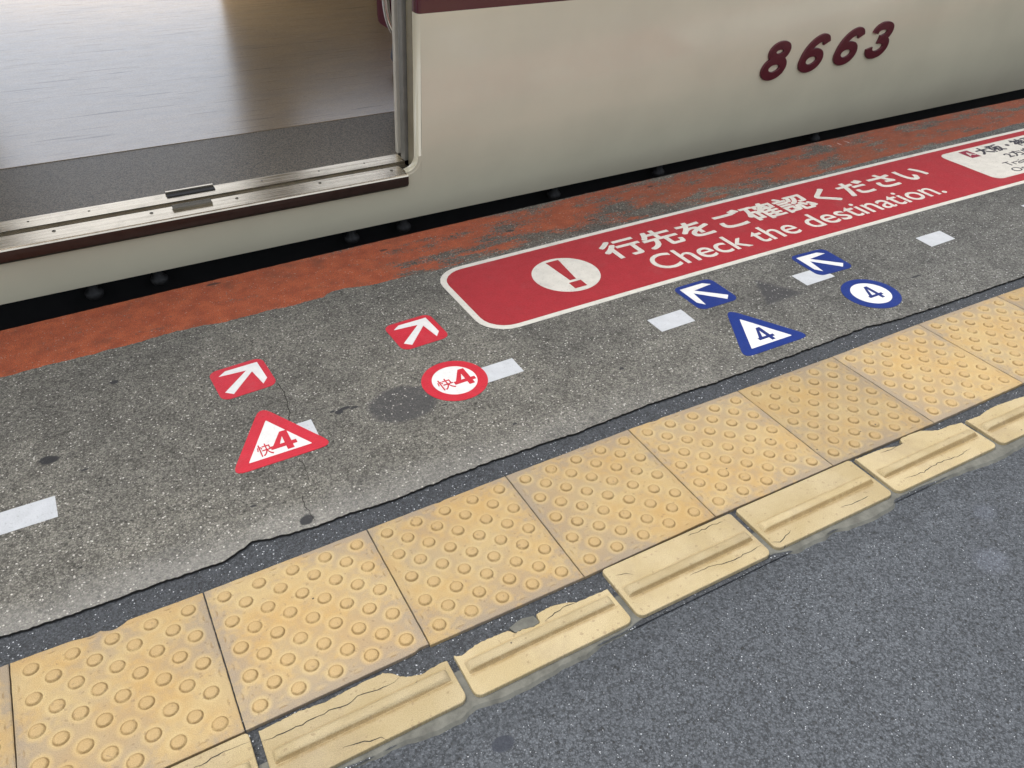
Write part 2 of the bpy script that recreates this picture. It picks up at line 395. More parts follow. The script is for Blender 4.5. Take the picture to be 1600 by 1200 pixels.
def strip(bm, lo, hi, z, mi=0, side=None, sidez=None):
    a = [bm.verts.new((x, lo(x), z)) for x in XS]; b = [bm.verts.new((x, hi(x), z)) for x in XS]
    for i in range(len(XS) - 1): q = bm.faces.new((a[i], a[i + 1], b[i + 1], b[i])); q.material_index = mi
    if side == 'lo':
        c = [bm.verts.new((x, lo(x) + .0015, sidez)) for x in XS]
        for i in range(len(XS) - 1): q = bm.faces.new((c[i], c[i + 1], a[i + 1], a[i])); q.material_index = 1
strip(bm, joint_y, org_y, 0, 0, 'lo', -.008)
for pts, wd in (([(.579, .862), (.588, .807), (.578, .755), (.578, .727), (.564, .689), (.566, .66)], .0022), ([(.548, .565), (.553, .506), (.546, .473)], .0012), ([(.523, .449), (.519, .423), (.520, .395), (.522, .360)], .0018),
                ([(.564, 1.103), (.574, 1.051), (.554, .993)], .0012), ([(.05, .90), (.11, .885), (.15, .89)], .001), ([(1.2, .79), (1.24, .72), (1.23, .68)], .001), ([(.85, .73), (.88, .70), (.87, .67)], .001)):
    ribbon(bm, pts, .0004, wd, 1, .0025)
old = tag(from_bm('old_asphalt', bm, [M['old'], M['crack']], normals=False), kind='structure')

bm = bmesh.new()
a = [bm.verts.new((x, org_y(x), 0)) for x in XS]; b = [bm.verts.new((x, edge_y(x) - .008 + .0012 * jit(x, 3., 50), 0)) for x in XS]
c = [bm.verts.new((x, edge_y(x) + .0012 * jit(x, 3., 50), -.008)) for x in XS]; d = [bm.verts.new((x, edge_y(x), -.06)) for x in XS]
for i in range(len(XS) - 1):
    bm.faces.new((a[i], a[i + 1], b[i + 1], b[i])); bm.faces.new((b[i], b[i + 1], c[i + 1], c[i]))
    q = bm.faces.new((c[i], c[i + 1], d[i + 1], d[i])); q.material_index = 1
tag(from_bm('painted_edge_line', bm, [M['orange'], M['concrete']], normals=False), kind='structure')

# body of the platform under its surfaces
bm = bmesh.new()
xs = [-12 + .5 * i for i in range(53)]
rows = []
for x in xs:
    e = bend(max(-4, min(9, x)), 1.4423)[1]
    rows.append([bm.verts.new(v) for v in ((x, -8, -.030), (x, e - .004, -.030), (x, e - .004, -.25), (x, e - .12, -.25), (x, e - .12, -1.15))])
for i in range(len(rows) - 1):
    for k in range(4): bm.faces.new((rows[i][k], rows[i + 1][k], rows[i + 1][k + 1], rows[i][k + 1]))
tag(from_bm('platform', bm, M['concrete'], normals=False), kind='structure')

# dark joint asphalt under and around the tactile tiles
bm = bmesh.new()
strip(bm, lambda x: bend(x, -.128)[1], lambda x: joint_y(x) + .0022, -.0065)
tag(from_bm('joint_asphalt', bm, M['fill'], normals=False), kind='structure')

MORT = [(-4, -.14), (.28, -.13), (.411, -.129), (.468, -.135), (.484, -.132), (.548, -.142), (.597, -.142), (.62, -.132), (.659, -.140), (.71, -.141), (.786, -.137), (.82, -.138), (.853, -.130), (.91, -.129), (.93, -.124), (1.0, -.122), (1.24, -.121), (1.261, -.127), (1.28, -.135), (1.322, -.133), (1.351, -.136), (1.372, -.129), (1.408, -.139), (1.475, -.144), (1.525, -.141), (1.545, -.129), (1.612, -.128), (1.666, -.133), (1.733, -.138), (1.823, -.149), (1.914, -.145), (2.1, -.152), (2.6, -.166), (3.1, -.186), (4, -.23), (9, -.9)]
def mort_y(x): return interp(MORT, x) + .0016 * jit(x, 21., 70) + .001 * jit(x, 25., 200)
bm = bmesh.new()
a = [bm.verts.new((x, bend(x, -.02)[1], -.0050)) for x in XS]; b = [bm.verts.new((x, mort_y(x) + .006, -.0050)) for x in XS]; c = [bm.verts.new((x, mort_y(x), -.0108)) for x in XS]
XM = [x for x in XS if -.4 < x < 4]
i0 = XS.index(XM[0]); i1 = XS.index(XM[-1])
for i in range(i0, i1):
    # the bed lies only under the blocks' front half
    pass
bm.free(); bm = bmesh.new()
a = [bm.verts.new((x, bend(x, -.060)[1], -.0052)) for x in XM]; b = [bm.verts.new((x, mort_y(x) + .005, -.0055)) for x in XM]; c = [bm.verts.new((x, mort_y(x) - .0005, -.0108)) for x in XM]
for i in range(len(XM) - 1):
    bm.faces.new((b[i], b[i + 1], a[i + 1], a[i])); bm.faces.new((c[i], c[i + 1], b[i + 1], b[i]))
tag(from_bm('mortar_bed', bm, M['mortar'], normals=False), kind='structure')

bm = bmesh.new()
g = [[bm.verts.new((x, mort_y(x) + .006, -.0105)) for x in XS], [bm.verts.new((x, mort_y(x) - .05, -.0085)) for x in XS], [bm.verts.new((x, -8, -.0085)) for x in XS]]
for k in range(2):
    for i in range(len(XS) - 1): bm.faces.new((g[k + 1][i], g[k + 1][i + 1], g[k][i + 1], g[k][i]))
tag(from_bm('waiting_area_asphalt', bm, M['new'], normals=False), kind='structure')

bm = bmesh.new()
vs = [bm.verts.new(v) for v in ((-60, -60, -1.14), (60, -60, -1.14), (60, 80, -1.14), (-60, 80, -1.14))]; bm.faces.new(vs)
M['ballast'] = build_new('track_ballast', (.05, .045, .04), (.14, .125, .11), (.22, .2, .18), .02, False)
tag(from_bm('track_bed', bm, M['ballast'], normals=False), kind='structure')

# ------------------------------------------------------------------ tactile tiles
TOP = {0: (-.005, .296), 1: (.299, .2925), 2: (.602, .296), 3: (.902, .300), 4: (1.206, .302), 5: (1.509, .295), 6: (1.805, .291), 7: (2.112, .292), 8: (2.418, .287)}
BOT = {1: (.301, -.005), 2: (.603, 0.), 3: (.901, -.001), 4: (1.201, .003), 5: (1.507, 0.), 6: (1.806, -.006), 7: (2.111, -.006)}
def corner(k, top):
    D = TOP if top else BOT
    if k in D: return Vector(D[k])
    v = bend(k * .3013, .3 if top else 0.); dx = .004 if k > 5 else 0
    return Vector((v[0] + dx, v[1]))
def seg_outline(pts, step, amp, seed):
    o = []
    for i, (x, y) in enumerate(dense(pts, step)):
        n_ = Vector((noise.noise(Vector((x * 60, y * 60, seed))), noise.noise(Vector((x * 60, y * 60, seed + 9))))) * amp
        o.append((x + n_.x, y + n_.y))
    return o
def make_tile(k, label, chips=(), cracks=()):
    bl, br, tr, tl = corner(k, 0), corner(k + 1, 0), corner(k + 1, 1), corner(k, 1)
    o3 = Vector((bl.x, bl.y, 0))
    S = .3
    def f(u, v, z):
        p = (bl * (1 - u / S) + br * (u / S)) * (1 - v / S) + (tl * (1 - u / S) + tr * (u / S)) * (v / S)
        return Vector((p.x, p.y, z)) - o3
    bm = bmesh.new(); uvl = bm.loops.layers.uv.new("UVMap"); src = {}
    def V(u, v, z):
        q = bm.verts.new(f(u, v, z)); src[q] = (u, v); return q
    g = .0011
    out = seg_outline([(g, g), (S - g, g), (S - g, S - g), (g, S - g)], .006, .0006, k * 3.1)
    out2 = []
    for (u, v) in out:
        for (cu, cv, cr, depth) in chips:
            dd = math.hypot(u - cu, v - cv)
            if dd < cr:
                amt = depth * (1 - (dd / cr) ** 2) * (.7 + .6 * abs(noise.noise(Vector((u * 150, v * 150, k)))))
                if cv > S * .5: v -= amt
                else: v += amt
        out2.append((u, v))
    out = out2
    cu_, cv_ = S / 2, S / 2
    inn = [(cu_ + (u - cu_) * .989, cv_ + (v - cv_) * .989) for u, v in out]
    zt = .0012
    A = [V(u, v, zt) for u, v in inn]; B_ = [V(u, v, zt - .0009) for u, v in out]; Cc = [V(u, v, -.012) for u, v in out]
    bm.faces.new(A); n = len(out)
    for i in range(n):
        j = (i + 1) % n
        bm.faces.new((B_[i], B_[j], A[j], A[i])); bm.faces.new((Cc[i], Cc[j], B_[j], B_[i]))
    prof = [(.0126, -.0003), (.0118, .0008), (.0108, .0022), (.0092, .0033), (.0066, .0040), (.0036, .0042), (.0, .0041)]
    for r_ in range(9):
        for c_ in range(5 if r_ % 2 == 0 else 4):
            u0 = .03 + .06 * c_ + (0 if r_ % 2 == 0 else .03); v0 = .03 + .03 * r_
            rs = random.uniform(.96, 1.03); hz = random.uniform(.85, 1.1); rings = []
            for (pr_, ph) in prof[:-1]:
                rings.append([V(u0 + pr_ * rs * math.cos(2 * math.pi * i / 20), v0 + pr_ * rs * math.sin(2 * math.pi * i / 20), zt + ph * hz) for i in range(20)])
            top = V(u0, v0, zt + prof[-1][1] * hz)
            for a_, b_ in zip(rings, rings[1:]):
                for i in range(20): q = bm.faces.new((a_[i], a_[(i + 1) % 20], b_[(i + 1) % 20], b_[i])); q.smooth = True
            for i in range(20): q = bm.faces.new((rings[-1][i], rings[-1][(i + 1) % 20], top)); q.smooth = True
    for cr in cracks:
        nv = len(bm.verts); ribbon(bm, cr, zt + .0003, .0012, 1, .002)
        bm.verts.ensure_lookup_table()
        for q in list(bm.verts)[nv:]:
            src[q] = (q.co.x, q.co.y); q.co = f(q.co.x, q.co.y, q.co.z)
    for fc in bm.faces:
        for l in fc.loops: l[uvl].uv = src[l.vert]
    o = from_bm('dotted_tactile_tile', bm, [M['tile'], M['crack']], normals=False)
    o.location = o3
    return tag(o, label, 'tactile tile', 'yellow dotted warning tiles in one row')
make_tile(-1, "yellow dotted tile of which only a sliver shows at the photo's left edge")
make_tile(0, "yellow dotted tile with a chipped back edge, first whole one at lower left", chips=[(.155, .3, .022, .012), (.115, .3, .02, .006)])
make_tile(1, "yellow dotted tile nearest to the red triangle sticker, third from the left", chips=[(.29, 0, .016, .006)])
make_tile(2, "yellow dotted tile fourth from the left, behind the badly broken ribbed block", chips=[(.15, .3, .01, .003)])
make_tile(3, "yellow dotted tile nearest to the red round sticker, with one dome ringed in black")
make_tile(4, "yellow dotted tile sixth from the left, right of the one nearest the red round sticker", chips=[(.07, .3, .015, .003)])
make_tile(5, "yellow dotted tile nearest to the blue triangle sticker, seventh from the left")
make_tile(6, "yellow dotted tile eighth from the left, between those nearest the blue triangle and blue circle")
make_tile(7, "yellow dotted tile nearest to the blue round sticker, second from the right")
make_tile(8, "yellow dotted tile cut off at the right edge of the photo, farthest of its row")

# the row goes on past both edges of the photo
for k in (-3, -2): make_tile(k, "yellow dotted tile past the left edge of the photo, where the row goes on")
for k in (9, 10, 11): make_tile(k, "yellow dotted tile past the right edge of the photo, where the row goes on")
# ------------------------------------------------------------------ ribbed blocks
def make_block(x0, x1, ytop, ybot, label, top_break=None, cracks=(), zt=.0022, stub=None, patch=None):
    bx, by = x0, ybot
    root = empty('ribbed_edge_block', (bx, by, 0))
    W = x1 - x0; H = ytop - ybot
    tl_ = Vector((x0, ytop)); slope = (bend(x1, 0)[1] - bend(x0, 0)[1]) / W
    if top_break:
        tp = [(x - bx, y - by) for x, y in top_break]
        fine = []
        for i in range(len(tp) - 1):
            a_, b_ = Vector(tp[i]), Vector(tp[i + 1]); n = max(1, int((b_ - a_).length / .004))
            for k in range(n):
                q = a_.lerp(b_, k / n); fine.append((q.x + .0008 * jit(q.x, 3, 300), q.y + .0014 * jit(q.x, 7, 220) + .0011 * jit(q.x, 17, 700)))
        fine.append(tp[-1]); top = fine[::-1]
    else:
        top = [q for q in rrect(0, 0, W, H, [0.0101, .0101, .007, .007])[14:]]
        top = [(x_, y_ + slope * x_) for x_, y_ in top]
    low = [q for q in rrect(0, 0, W, H, [.013, .013, .007, .007])[:14]]
    low = [(x_, y_ + slope * x_) for x_, y_ in low]
    out = dense(low + top, .008)
    bm = bmesh.new(); uvl = bm.loops.layers.uv.new("UVMap")
    cx, cy = W / 2, H / 2
    cen = Vector((cx, cy))
    def inset(pts, d):
        res = []
        N = len(pts)
        for i in range(N):
            a_, b_ = Vector(pts[i - 1]), Vector(pts[(i + 1) % N]); t_ = (b_ - a_)
            if t_.length < 1e-7: res.append(pts[i]); continue
            nn = Vector((-t_.y, t_.x)).normalized(); res.append((pts[i][0] + nn.x * d, pts[i][1] + nn.y * d))
        return res
    o1 = inset(out, .0005); o2 = inset(out, .0018)
    A = [bm.verts.new((x_, y_, zt)) for x_, y_ in o2]; B_ = [bm.verts.new((x_, y_, zt - .0006)) for x_, y_ in o1]; B2 = [bm.verts.new((x_, y_, zt - .002)) for x_, y_ in out]; Cc = [bm.verts.new((x_, y_, -.014)) for x_, y_ in out]
    bm.faces.new(A); n = len(out)
    for i in range(n):
        j = (i + 1) % n
        for p_, q_ in ((B_, A), (B2, B_), (Cc, B2)): bm.faces.new((p_[i], p_[j], q_[j], q_[i]))
    for cr in cracks: ribbon(bm, [(x_ - bx, y_ - by) for x_, y_ in cr], zt + .0003, .0014, 1, .0014)
    for fc in bm.faces:
        for l in fc.loops: l[uvl].uv = (l.vert.co.x, l.vert.co.y - slope * l.vert.co.x)
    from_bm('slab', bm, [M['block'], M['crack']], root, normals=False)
    # raised bar with rounded flanks
    bm = bmesh.new(); uvl = bm.loops.layers.uv.new("UVMap")
    yb = .0530; hw = .0112
    prof = [(-hw - .003, -.0006), (-hw, .0006), (-hw + .0018, .0044), (-hw + .0038, .0072), (-hw + .0064, .0084), (0, .0088), (hw - .0064, .0084), (hw - .0038, .0072), (hw - .0018, .0044), (hw, .0006), (hw + .003, -.0006)]
    def ring(xx, s, hs): return [bm.verts.new((xx, yb + py * s + slope * xx + .0006 * jit(xx + x0, 31, 25), zt + (pz if pz < 0 else pz * hs))) for py, pz in prof]
    rings = [ring(.009, 1., 0.05), ring(.012, .98, .65), ring(.0155, .96, 1.)]
    nx = 24
    rings += [ring(.02 + (W - .04) * i / nx, 1., 1.) for i in range(nx + 1)]
    rings += [ring(W - .0155, .96, 1.), ring(W - .012, .98, .65), ring(W - .009, 1., .05)]
    for a_, b_ in zip(rings, rings[1:]):
        for i in range(len(prof) - 1): q = bm.faces.new((a_[i], b_[i], b_[i + 1], a_[i + 1])); q.smooth = True
    for fc in bm.faces:
        for l in fc.loops: l[uvl].uv = (l.vert.co.x + .5, .2 + l.vert.co.y)
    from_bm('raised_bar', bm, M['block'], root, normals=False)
    return tag(root, label, 'tactile block', 'yellow ribbed blocks along the front of the tiles')
def yb(x): return bend(x, 0)[1] - .1145
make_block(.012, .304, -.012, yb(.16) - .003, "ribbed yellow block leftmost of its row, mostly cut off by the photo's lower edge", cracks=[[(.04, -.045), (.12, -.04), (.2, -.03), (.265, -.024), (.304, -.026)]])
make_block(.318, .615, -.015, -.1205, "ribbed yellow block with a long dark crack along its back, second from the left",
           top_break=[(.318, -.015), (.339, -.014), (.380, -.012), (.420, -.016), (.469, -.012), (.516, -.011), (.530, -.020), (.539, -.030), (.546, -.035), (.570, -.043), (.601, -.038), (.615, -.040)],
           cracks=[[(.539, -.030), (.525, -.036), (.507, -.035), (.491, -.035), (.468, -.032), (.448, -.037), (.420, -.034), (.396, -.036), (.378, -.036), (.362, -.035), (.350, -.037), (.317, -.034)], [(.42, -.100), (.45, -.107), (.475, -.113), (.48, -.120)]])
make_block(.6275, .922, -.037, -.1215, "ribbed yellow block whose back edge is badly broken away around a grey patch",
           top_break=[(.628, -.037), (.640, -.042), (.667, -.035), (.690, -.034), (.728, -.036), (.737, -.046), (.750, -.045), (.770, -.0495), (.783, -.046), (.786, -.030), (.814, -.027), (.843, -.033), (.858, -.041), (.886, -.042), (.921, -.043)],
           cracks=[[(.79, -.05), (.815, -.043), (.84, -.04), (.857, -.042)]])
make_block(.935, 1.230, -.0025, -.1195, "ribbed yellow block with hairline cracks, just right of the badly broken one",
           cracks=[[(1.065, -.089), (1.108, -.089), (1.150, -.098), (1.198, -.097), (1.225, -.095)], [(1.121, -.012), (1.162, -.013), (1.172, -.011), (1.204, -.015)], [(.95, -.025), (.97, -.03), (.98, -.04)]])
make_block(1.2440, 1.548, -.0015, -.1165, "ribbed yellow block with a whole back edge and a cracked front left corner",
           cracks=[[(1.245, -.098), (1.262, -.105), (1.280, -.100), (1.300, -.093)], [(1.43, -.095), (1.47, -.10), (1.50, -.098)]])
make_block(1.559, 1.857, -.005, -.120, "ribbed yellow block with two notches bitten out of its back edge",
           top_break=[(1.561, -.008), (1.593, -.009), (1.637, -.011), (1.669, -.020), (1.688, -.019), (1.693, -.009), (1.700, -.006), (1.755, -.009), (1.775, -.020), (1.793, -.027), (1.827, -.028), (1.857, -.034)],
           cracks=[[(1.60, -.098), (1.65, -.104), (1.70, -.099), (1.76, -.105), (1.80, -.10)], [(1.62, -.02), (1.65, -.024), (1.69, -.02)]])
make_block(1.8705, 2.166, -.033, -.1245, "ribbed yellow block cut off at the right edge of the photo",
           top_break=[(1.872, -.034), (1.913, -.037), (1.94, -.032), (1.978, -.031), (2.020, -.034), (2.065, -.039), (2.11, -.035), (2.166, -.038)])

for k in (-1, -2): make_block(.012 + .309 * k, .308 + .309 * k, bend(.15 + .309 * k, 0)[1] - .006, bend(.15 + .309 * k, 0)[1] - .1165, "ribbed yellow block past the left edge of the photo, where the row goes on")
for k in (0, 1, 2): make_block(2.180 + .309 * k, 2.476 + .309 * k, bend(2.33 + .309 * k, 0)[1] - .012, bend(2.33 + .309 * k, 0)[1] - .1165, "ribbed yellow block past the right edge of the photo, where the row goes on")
# cement patch left in the broken corner
bm = bmesh.new(); prism(bm, seg_outline([(.733, -.030), (.747, -.026), (.761, -.0235), (.781, -.028), (.7835, -.044), (.770, -.0475), (.752, -.043), (.738, -.0435)], .004, .0012, 4.), -.010, -.0015)
tag(from_bm('cement_patch', bm, M['mortar']), 'small grey cement patch in the broken back edge of a ribbed block', 'cement patch')

# ------------------------------------------------------------------ decals on the old paving
def flat(name, pts, z0, z1, mat, parent, f=None, step=None):
    bm = bmesh.new(); prism(bm, dense(pts, step) if step else pts, z0, z1, 0, f); return from_bm(name, bm, mat, parent)
# big sign
sg = empty('floor_sign', (1.115, .786, 0)); T0 = Vector((1.115, .786, 0))
def sf(x, y, z): return Vector(bend(x, y, z)) - T0
tag(sg, "long red floor sign with white Japanese and English writing, running beside the worn orange line", "floor sign")
flat('border', rrect(1.114, .784, 4.9, 1.162, .086), 0, .0010, M['signwhite'], sg, sf, .05)
flat('red_field', rrect(1.131, .801, 4.88, 1.144, .072), .0008, .0014, M['signred'], sg, sf, .05)
flat('warning_disc', circ(1.4485, .967, .0975, .101), .0012, .0018, M['signwhite'], sg, sf)
bm = bmesh.new(); prism(bm, [(1.431, 1.054), (1.440, .931), (1.460, .931), (1.473, 1.054)], .0016, .0022, 0, sf); prism(bm, [(1.429, .884), (1.468, .884), (1.468, .919), (1.429, .919)], .0016, .0022, 0, sf)
from_bm('exclamation_mark', bm, M['signred'], sg)
fit_text('japanese_lettering', '行先をご確認ください', 1.616, 2.962, .970, 1.086, .0018, M['signwhite'], sg, .021, 0, sf, res=4)
fit_text('english_lettering', 'Check the destination.', 1.699, 2.882, .850, .944, .0018, M['signwhite'], sg, .0062, 0, sf, res=5)
flat('info_panel', rrect(3.128, .846, 4.8, 1.108, .035), .0012, .0018, M['signwhite'], sg, sf, .05)
flat('letter_box', [(3.222, 1.030), (3.268, 1.030), (3.268, 1.094), (3.222, 1.094)], .0016, .0022, M['maroonlet'], sg, sf)
fit_text('box_letter', 'A', 3.231, 3.261, 1.046, 1.078, .0026, M['signwhite'], sg, .01, 0, sf)
fit_text('destination_lettering', '大阪・神戸', 3.288, 3.615, 1.032, 1.093, .0022, M['black'], sg, .024, 0, sf, res=3)
fit_text('direction_line', '2方向', 3.350, 3.50, .966, 1.012, .0022, M['black'], sg, .018, 0, sf, res=3)
fit_text('english_line_one', 'Trains', 3.272, 3.41, .913, .946, .0022, M['black'], sg, 0, 0, sf, res=4)
fit_text('english_line_two', 'Osaka', 3.248, 3.39, .864, .897, .0022, M['black'], sg, 0, 0, sf, res=4)

ARROW = [(-.047, .036), (-.028, .051), (.050, .050), (.051, -.028), (.036, -.047), (.028, .017), (-.035, -.051), (-.051, -.035), (.017, .028)]
def arrow_sticker(cx, cy, rot, flip, mat, label, cat, group):
    r_ = empty('arrow_sticker', (cx, cy, 0), (0, 0, R(rot))); s = -1 if flip else 1
    pts = rrect(-.0655, -.0655, .0655, .0655, .022); flat('backing', pts, 0, .0009, mat, r_)
    a = [(s * x_, y_) for x_, y_ in ARROW]; a = a[::-1] if flip else a
    flat('arrow', a, .0007, .0013, M['white'], r_)
    return tag(r_, label, cat, group)
arrow_sticker(.5135, .9035, 3, False, M['red'], "red square sticker with a white arrow, just behind the red triangle sticker", 'arrow sticker', 'red arrow stickers')
arrow_sticker(.9575, .893, 2, False, M['red'], "red square sticker with a white arrow, beside the rounded end of the long sign", 'arrow sticker', 'red arrow stickers')
arrow_sticker(1.733, .6835, -1, True, M['blue'], "blue square sticker with a white arrow above the blue triangle sticker", 'arrow sticker', 'blue arrow stickers')
arrow_sticker(2.150, .6650, -3, True, M['blue'], "blue square sticker with a white arrow, overlapping a piece of white tape", 'arrow sticker', 'blue arrow stickers')

def tri_pts(cx, cy, s, h, r): return rpoly([(cx - s / 2, cy), (cx + s / 2, cy), (cx, cy + h)], r)
def four(x0, x1, y0, y1, z, mat, parent, t_=.2, dx=.0):
    """a plain figure 4: stem, crossbar and slanting stroke around an open triangle"""
    W, H = x1 - x0, y1 - y0; f = lambda u, v, zz: (x0 + u * W + dx * (v - .5) * W, y0 + v * H, zz)
    bm = bmesh.new(); sx0 = .82 - t_ * 1.15; sx1 = .82; cy0 = .20; cy1 = cy0 + t_ * .78
    prism(bm, [(sx0, 0), (sx1, 0), (sx1, 1), (sx0, 1)], z - .0003, z + .0003, 0, f)
    prism(bm, [(0, cy0), (1, cy0), (1, cy1), (0, cy1)], z - .0003, z + .00033, 0, f)
    prism(bm, [(0, cy0 + .01), (t_ * 1.25, cy0 + .01), (sx0 + t_ * .62, 1), (sx0 - .02, 1)], z - .0003, z + .00036, 0, f)
    return from_bm('platform_number', bm, mat, parent)
r_ = empty('triangle_sticker', (.521, .568, 0), (0, 0, R(0)))
flat('backing', tri_pts(0, -.001, .220, .207, .020), 0, .0011, M['red'], r_)
flat('white_field', tri_pts(-.001, .0225, .136, .126, .002), .0009, .0015, M['white'], r_)
four(-.016, .040, .028, .094, .0018, M['red'], r_, .225)
fit_text('service_character', '快', -.044, -.013, .029, .070, .0018, M['red'], r_, .004, res=4)
tag(r_, "red triangle sticker with a red number 4, lying over a white tape", 'triangle sticker')
r_ = empty('triangle_sticker', (1.722, .388, 0), (0, 0, R(-1.0)))
flat('backing', tri_pts(0, .000, .220, .204, .020), 0, .0011, M['blue'], r_)
flat('white_field', tri_pts(.000, .0225, .132, .124, .002), .0009, .0015, M['white'], r_)
four(-.022, .027, .030, .092, .0018, M['navy'], r_, .19)
tag(r_, "blue triangle sticker with a blue number 4 on a white field", 'triangle sticker')
r_ = empty('round_sticker', (.953, .651, 0))
flat('backing', circ(0, 0, .0785, .0815), 0, .0011, M['red'], r_)
flat('white_field', circ(0, 0, .0535, .0575), .0009, .0015, M['white'], r_)
four(-.006, .048, -.032, .034, .0018, M['red'], r_, .225)
fit_text('service_character', '快', -.044, -.007, -.027, .016, .0018, M['red'], r_, .004, res=4)
tag(r_, "red ringed round sticker with a red number 4 beside a white tape", 'round sticker')
r_ = empty('round_sticker', (2.131, .463, 0))
flat('backing', circ(0, 0, .0780, .0800), 0, .0011, M['blue'], r_)
flat('white_field', circ(0, 0, .0535, .0555), .0009, .0015, M['white'], r_)
four(-.022, .027, -.032, .033, .0018, M['navy'], r_, .18)
tag(r_, "blue ringed round sticker with a blue number 4 on a white field", 'round sticker')

def tape(pts, label):
    x0, y0 = pts[0]
    bm = bmesh.new(); prism(bm, [(x_ - x0, y_ - y0) for x_, y_ in pts], 0, .0005)
    o = from_bm('floor_tape', bm, M['tape']); o.location = (x0, y0, .00005)
    tag(o, label, 'floor tape', 'white tape marks on the asphalt')
tape([(-.36, .617), (.090, .617), (.089, .683), (-.36, .684)], "long white tape strip cut off by the left edge of the photo")
tape([(.50, .608), (.6085, .6105), (.610, .6725), (.50, .671)], "white tape half hidden under the red triangle sticker")
tape([(1.00, .604), (1.115, .605), (1.116, .667), (1.00, .666)], "white tape sticking out from behind the red round sticker")
tape([(1.511, .585), (1.619, .586), (1.622, .650), (1.511, .649)], "white tape rectangle lying by itself left of the blue triangle sticker")
tape([(2.012, .5815), (2.119, .582), (2.121, .643), (2.014, .645)], "white tape tucked under the corner of a blue arrow sticker")
tape([(2.514, .574), (2.622, .576), (2.628, .637), (2.520, .638)], "white tape rectangle by itself at the right, below the word destination")
tape([(3.020, .570), (3.13, .570), (3.135, .632), (3.022, .633)], "white tape with only its tip showing at the right edge of the photo")

# ------------------------------------------------------------------ train
def paint(name, c, rough=.22):
    t = NT(name); p = t.obj(); n = t.noise(p, 3., 4.); g = t.noise(t.scale(p, (1., 1., 6.)), 5., 6., .65)
    a = t.mix(t.ss(n, .3, .7), tuple(v * .96 for v in c), tuple(v * 1.03 for v in c))
    a = t.mix(t.ss(g, .5, .8, 0., .06), a, tuple(v * .72 for v in c))
    t.bump(t.noise(p, 4., 2.), .0012, .4)
    return t.out(a, t.ss(n, .3, .8, rough - .02, rough + .04), Coat_Weight=.8, Coat_Roughness=.09)
M['cream'] = paint('cream_enamel', (.74, .68, .50), .22); M['maroon'] = paint('maroon_enamel', (.085, .012, .024), .25)
M['plate'] = simple('maroon_cast_metal', (.10, .014, .022), .30, sc_=40, bs=.0006, bsc=60)
def steel(name, c=(.80, .71, .56), r0=.24, st=(2., 120., 120.)):
    t = NT(name); p = t.obj(); n = t.noise(t.scale(p, st), 1., 4.); g = t.noise(p, 18., 5., .7)
    a = t.mix(t.ss(g, .45, .75, 0., .5), c, tuple(v * .6 for v in c))
    t.bump(n, .0003, .5)
    return t.out(a, t.ss(n, .2, .8, r0 - .06, r0 + .12), 1.)
M['steel'] = steel('brushed_steel'); M['steelfront'] = steel('dark_reflection_front', (.17, .13, .11), .40); M['alu'] = simple('anodised_jamb', (.24, .205, .13), .38)  # sill front: the platform's dark reflection is put into the steel colour
M['alugrey'] = simple('grey_leaf_edge', (.20, .19, .16), .4)
M['chrome'] = steel('chrome', (.72, .72, .70), .12, (5, 5, 5)); M['rubber'] = simple('dark_rubber', (.02, .02, .022), .5)
M['groove'] = steel('dull_track_steel', (.22, .20, .16), .5)
M['under'] = simple('underframe_black', (.012, .012, .012), .7)
M['knob'] = simple('dusty_grey_casting', (.026, .026, .025), .7, var=.4, sc_=60)
M['panel'] = simple('interior_panel', (.66, .61, .50), .4, sc_=3); M['seat'] = simple('maroon_moquette', (.11, .012, .022), .9, sc_=60, bs=.0006)
M['ceil'] = simple('ceiling_panel', (.8, .79, .74), .5); M['bag'] = simple('navy_fabric', (.018, .024, .05), .55)
def floor_mat():
    t = NT('worn_vinyl_floor'); p = t.obj()
    c1 = t.vrand(p, 330.)[0]; c2 = t.vrand(p, 700.)[0]
    a = t.mix(t.ss(c1[0], .2, .8), (.27, .175, .075), (.40, .265, .12)); a = t.mix(t.math('MULTIPLY', t.ss(c2[1], .85, .97), .5), a, (.40, .31, .19))
    g = t.noise(t.scale(p, (3., 9., 1)), 1.2, 6., .6); a = t.mix(t.ss(g, .35, .75, 0., .35), a, (.10, .082, .06))
    # scuffs: long thin scratches in two directions
    def scr(rot, s, th):
        mp = t.n("ShaderNodeMapping"); t.l(p, mp.inputs[0]); mp.inputs['Rotation'].default_value = (0, 0, R(rot)); mp.inputs['Scale'].default_value = (s, s * 28, 1)
        return t.ss(t.noise(mp.outputs[0], 1., 2., .5), th, th + .03)
    s1 = t.math('MAXIMUM', scr(18, 2.3, .665), t.math('MAXIMUM', scr(-35, 2.9, .67), scr(65, 2.6, .68)))
    a = t.mix(t.math('MULTIPLY', s1, .55), a, (.06, .045, .03))
    streak = t.math('MULTIPLY_ADD', t.noise(t.scale(p, (9., 30., 1)), 1., 6., .7), .55, t.math('MULTIPLY', t.noise(p, 26., 6., .7), .45))
    rough = t.math('ADD', t.ss(streak, .25, .75, .24, .44), t.math('MULTIPLY', s1, .25))
    t.bump(t.math('ADD', streak, t.math('MULTIPLY', t.noise(p, 150., 3.), .35)), .0016, .9)
    return t.out(a, rough, Specular_IOR_Level=.8, Coat_Weight=1., Coat_Roughness=.23, Coat_IOR=2.25)
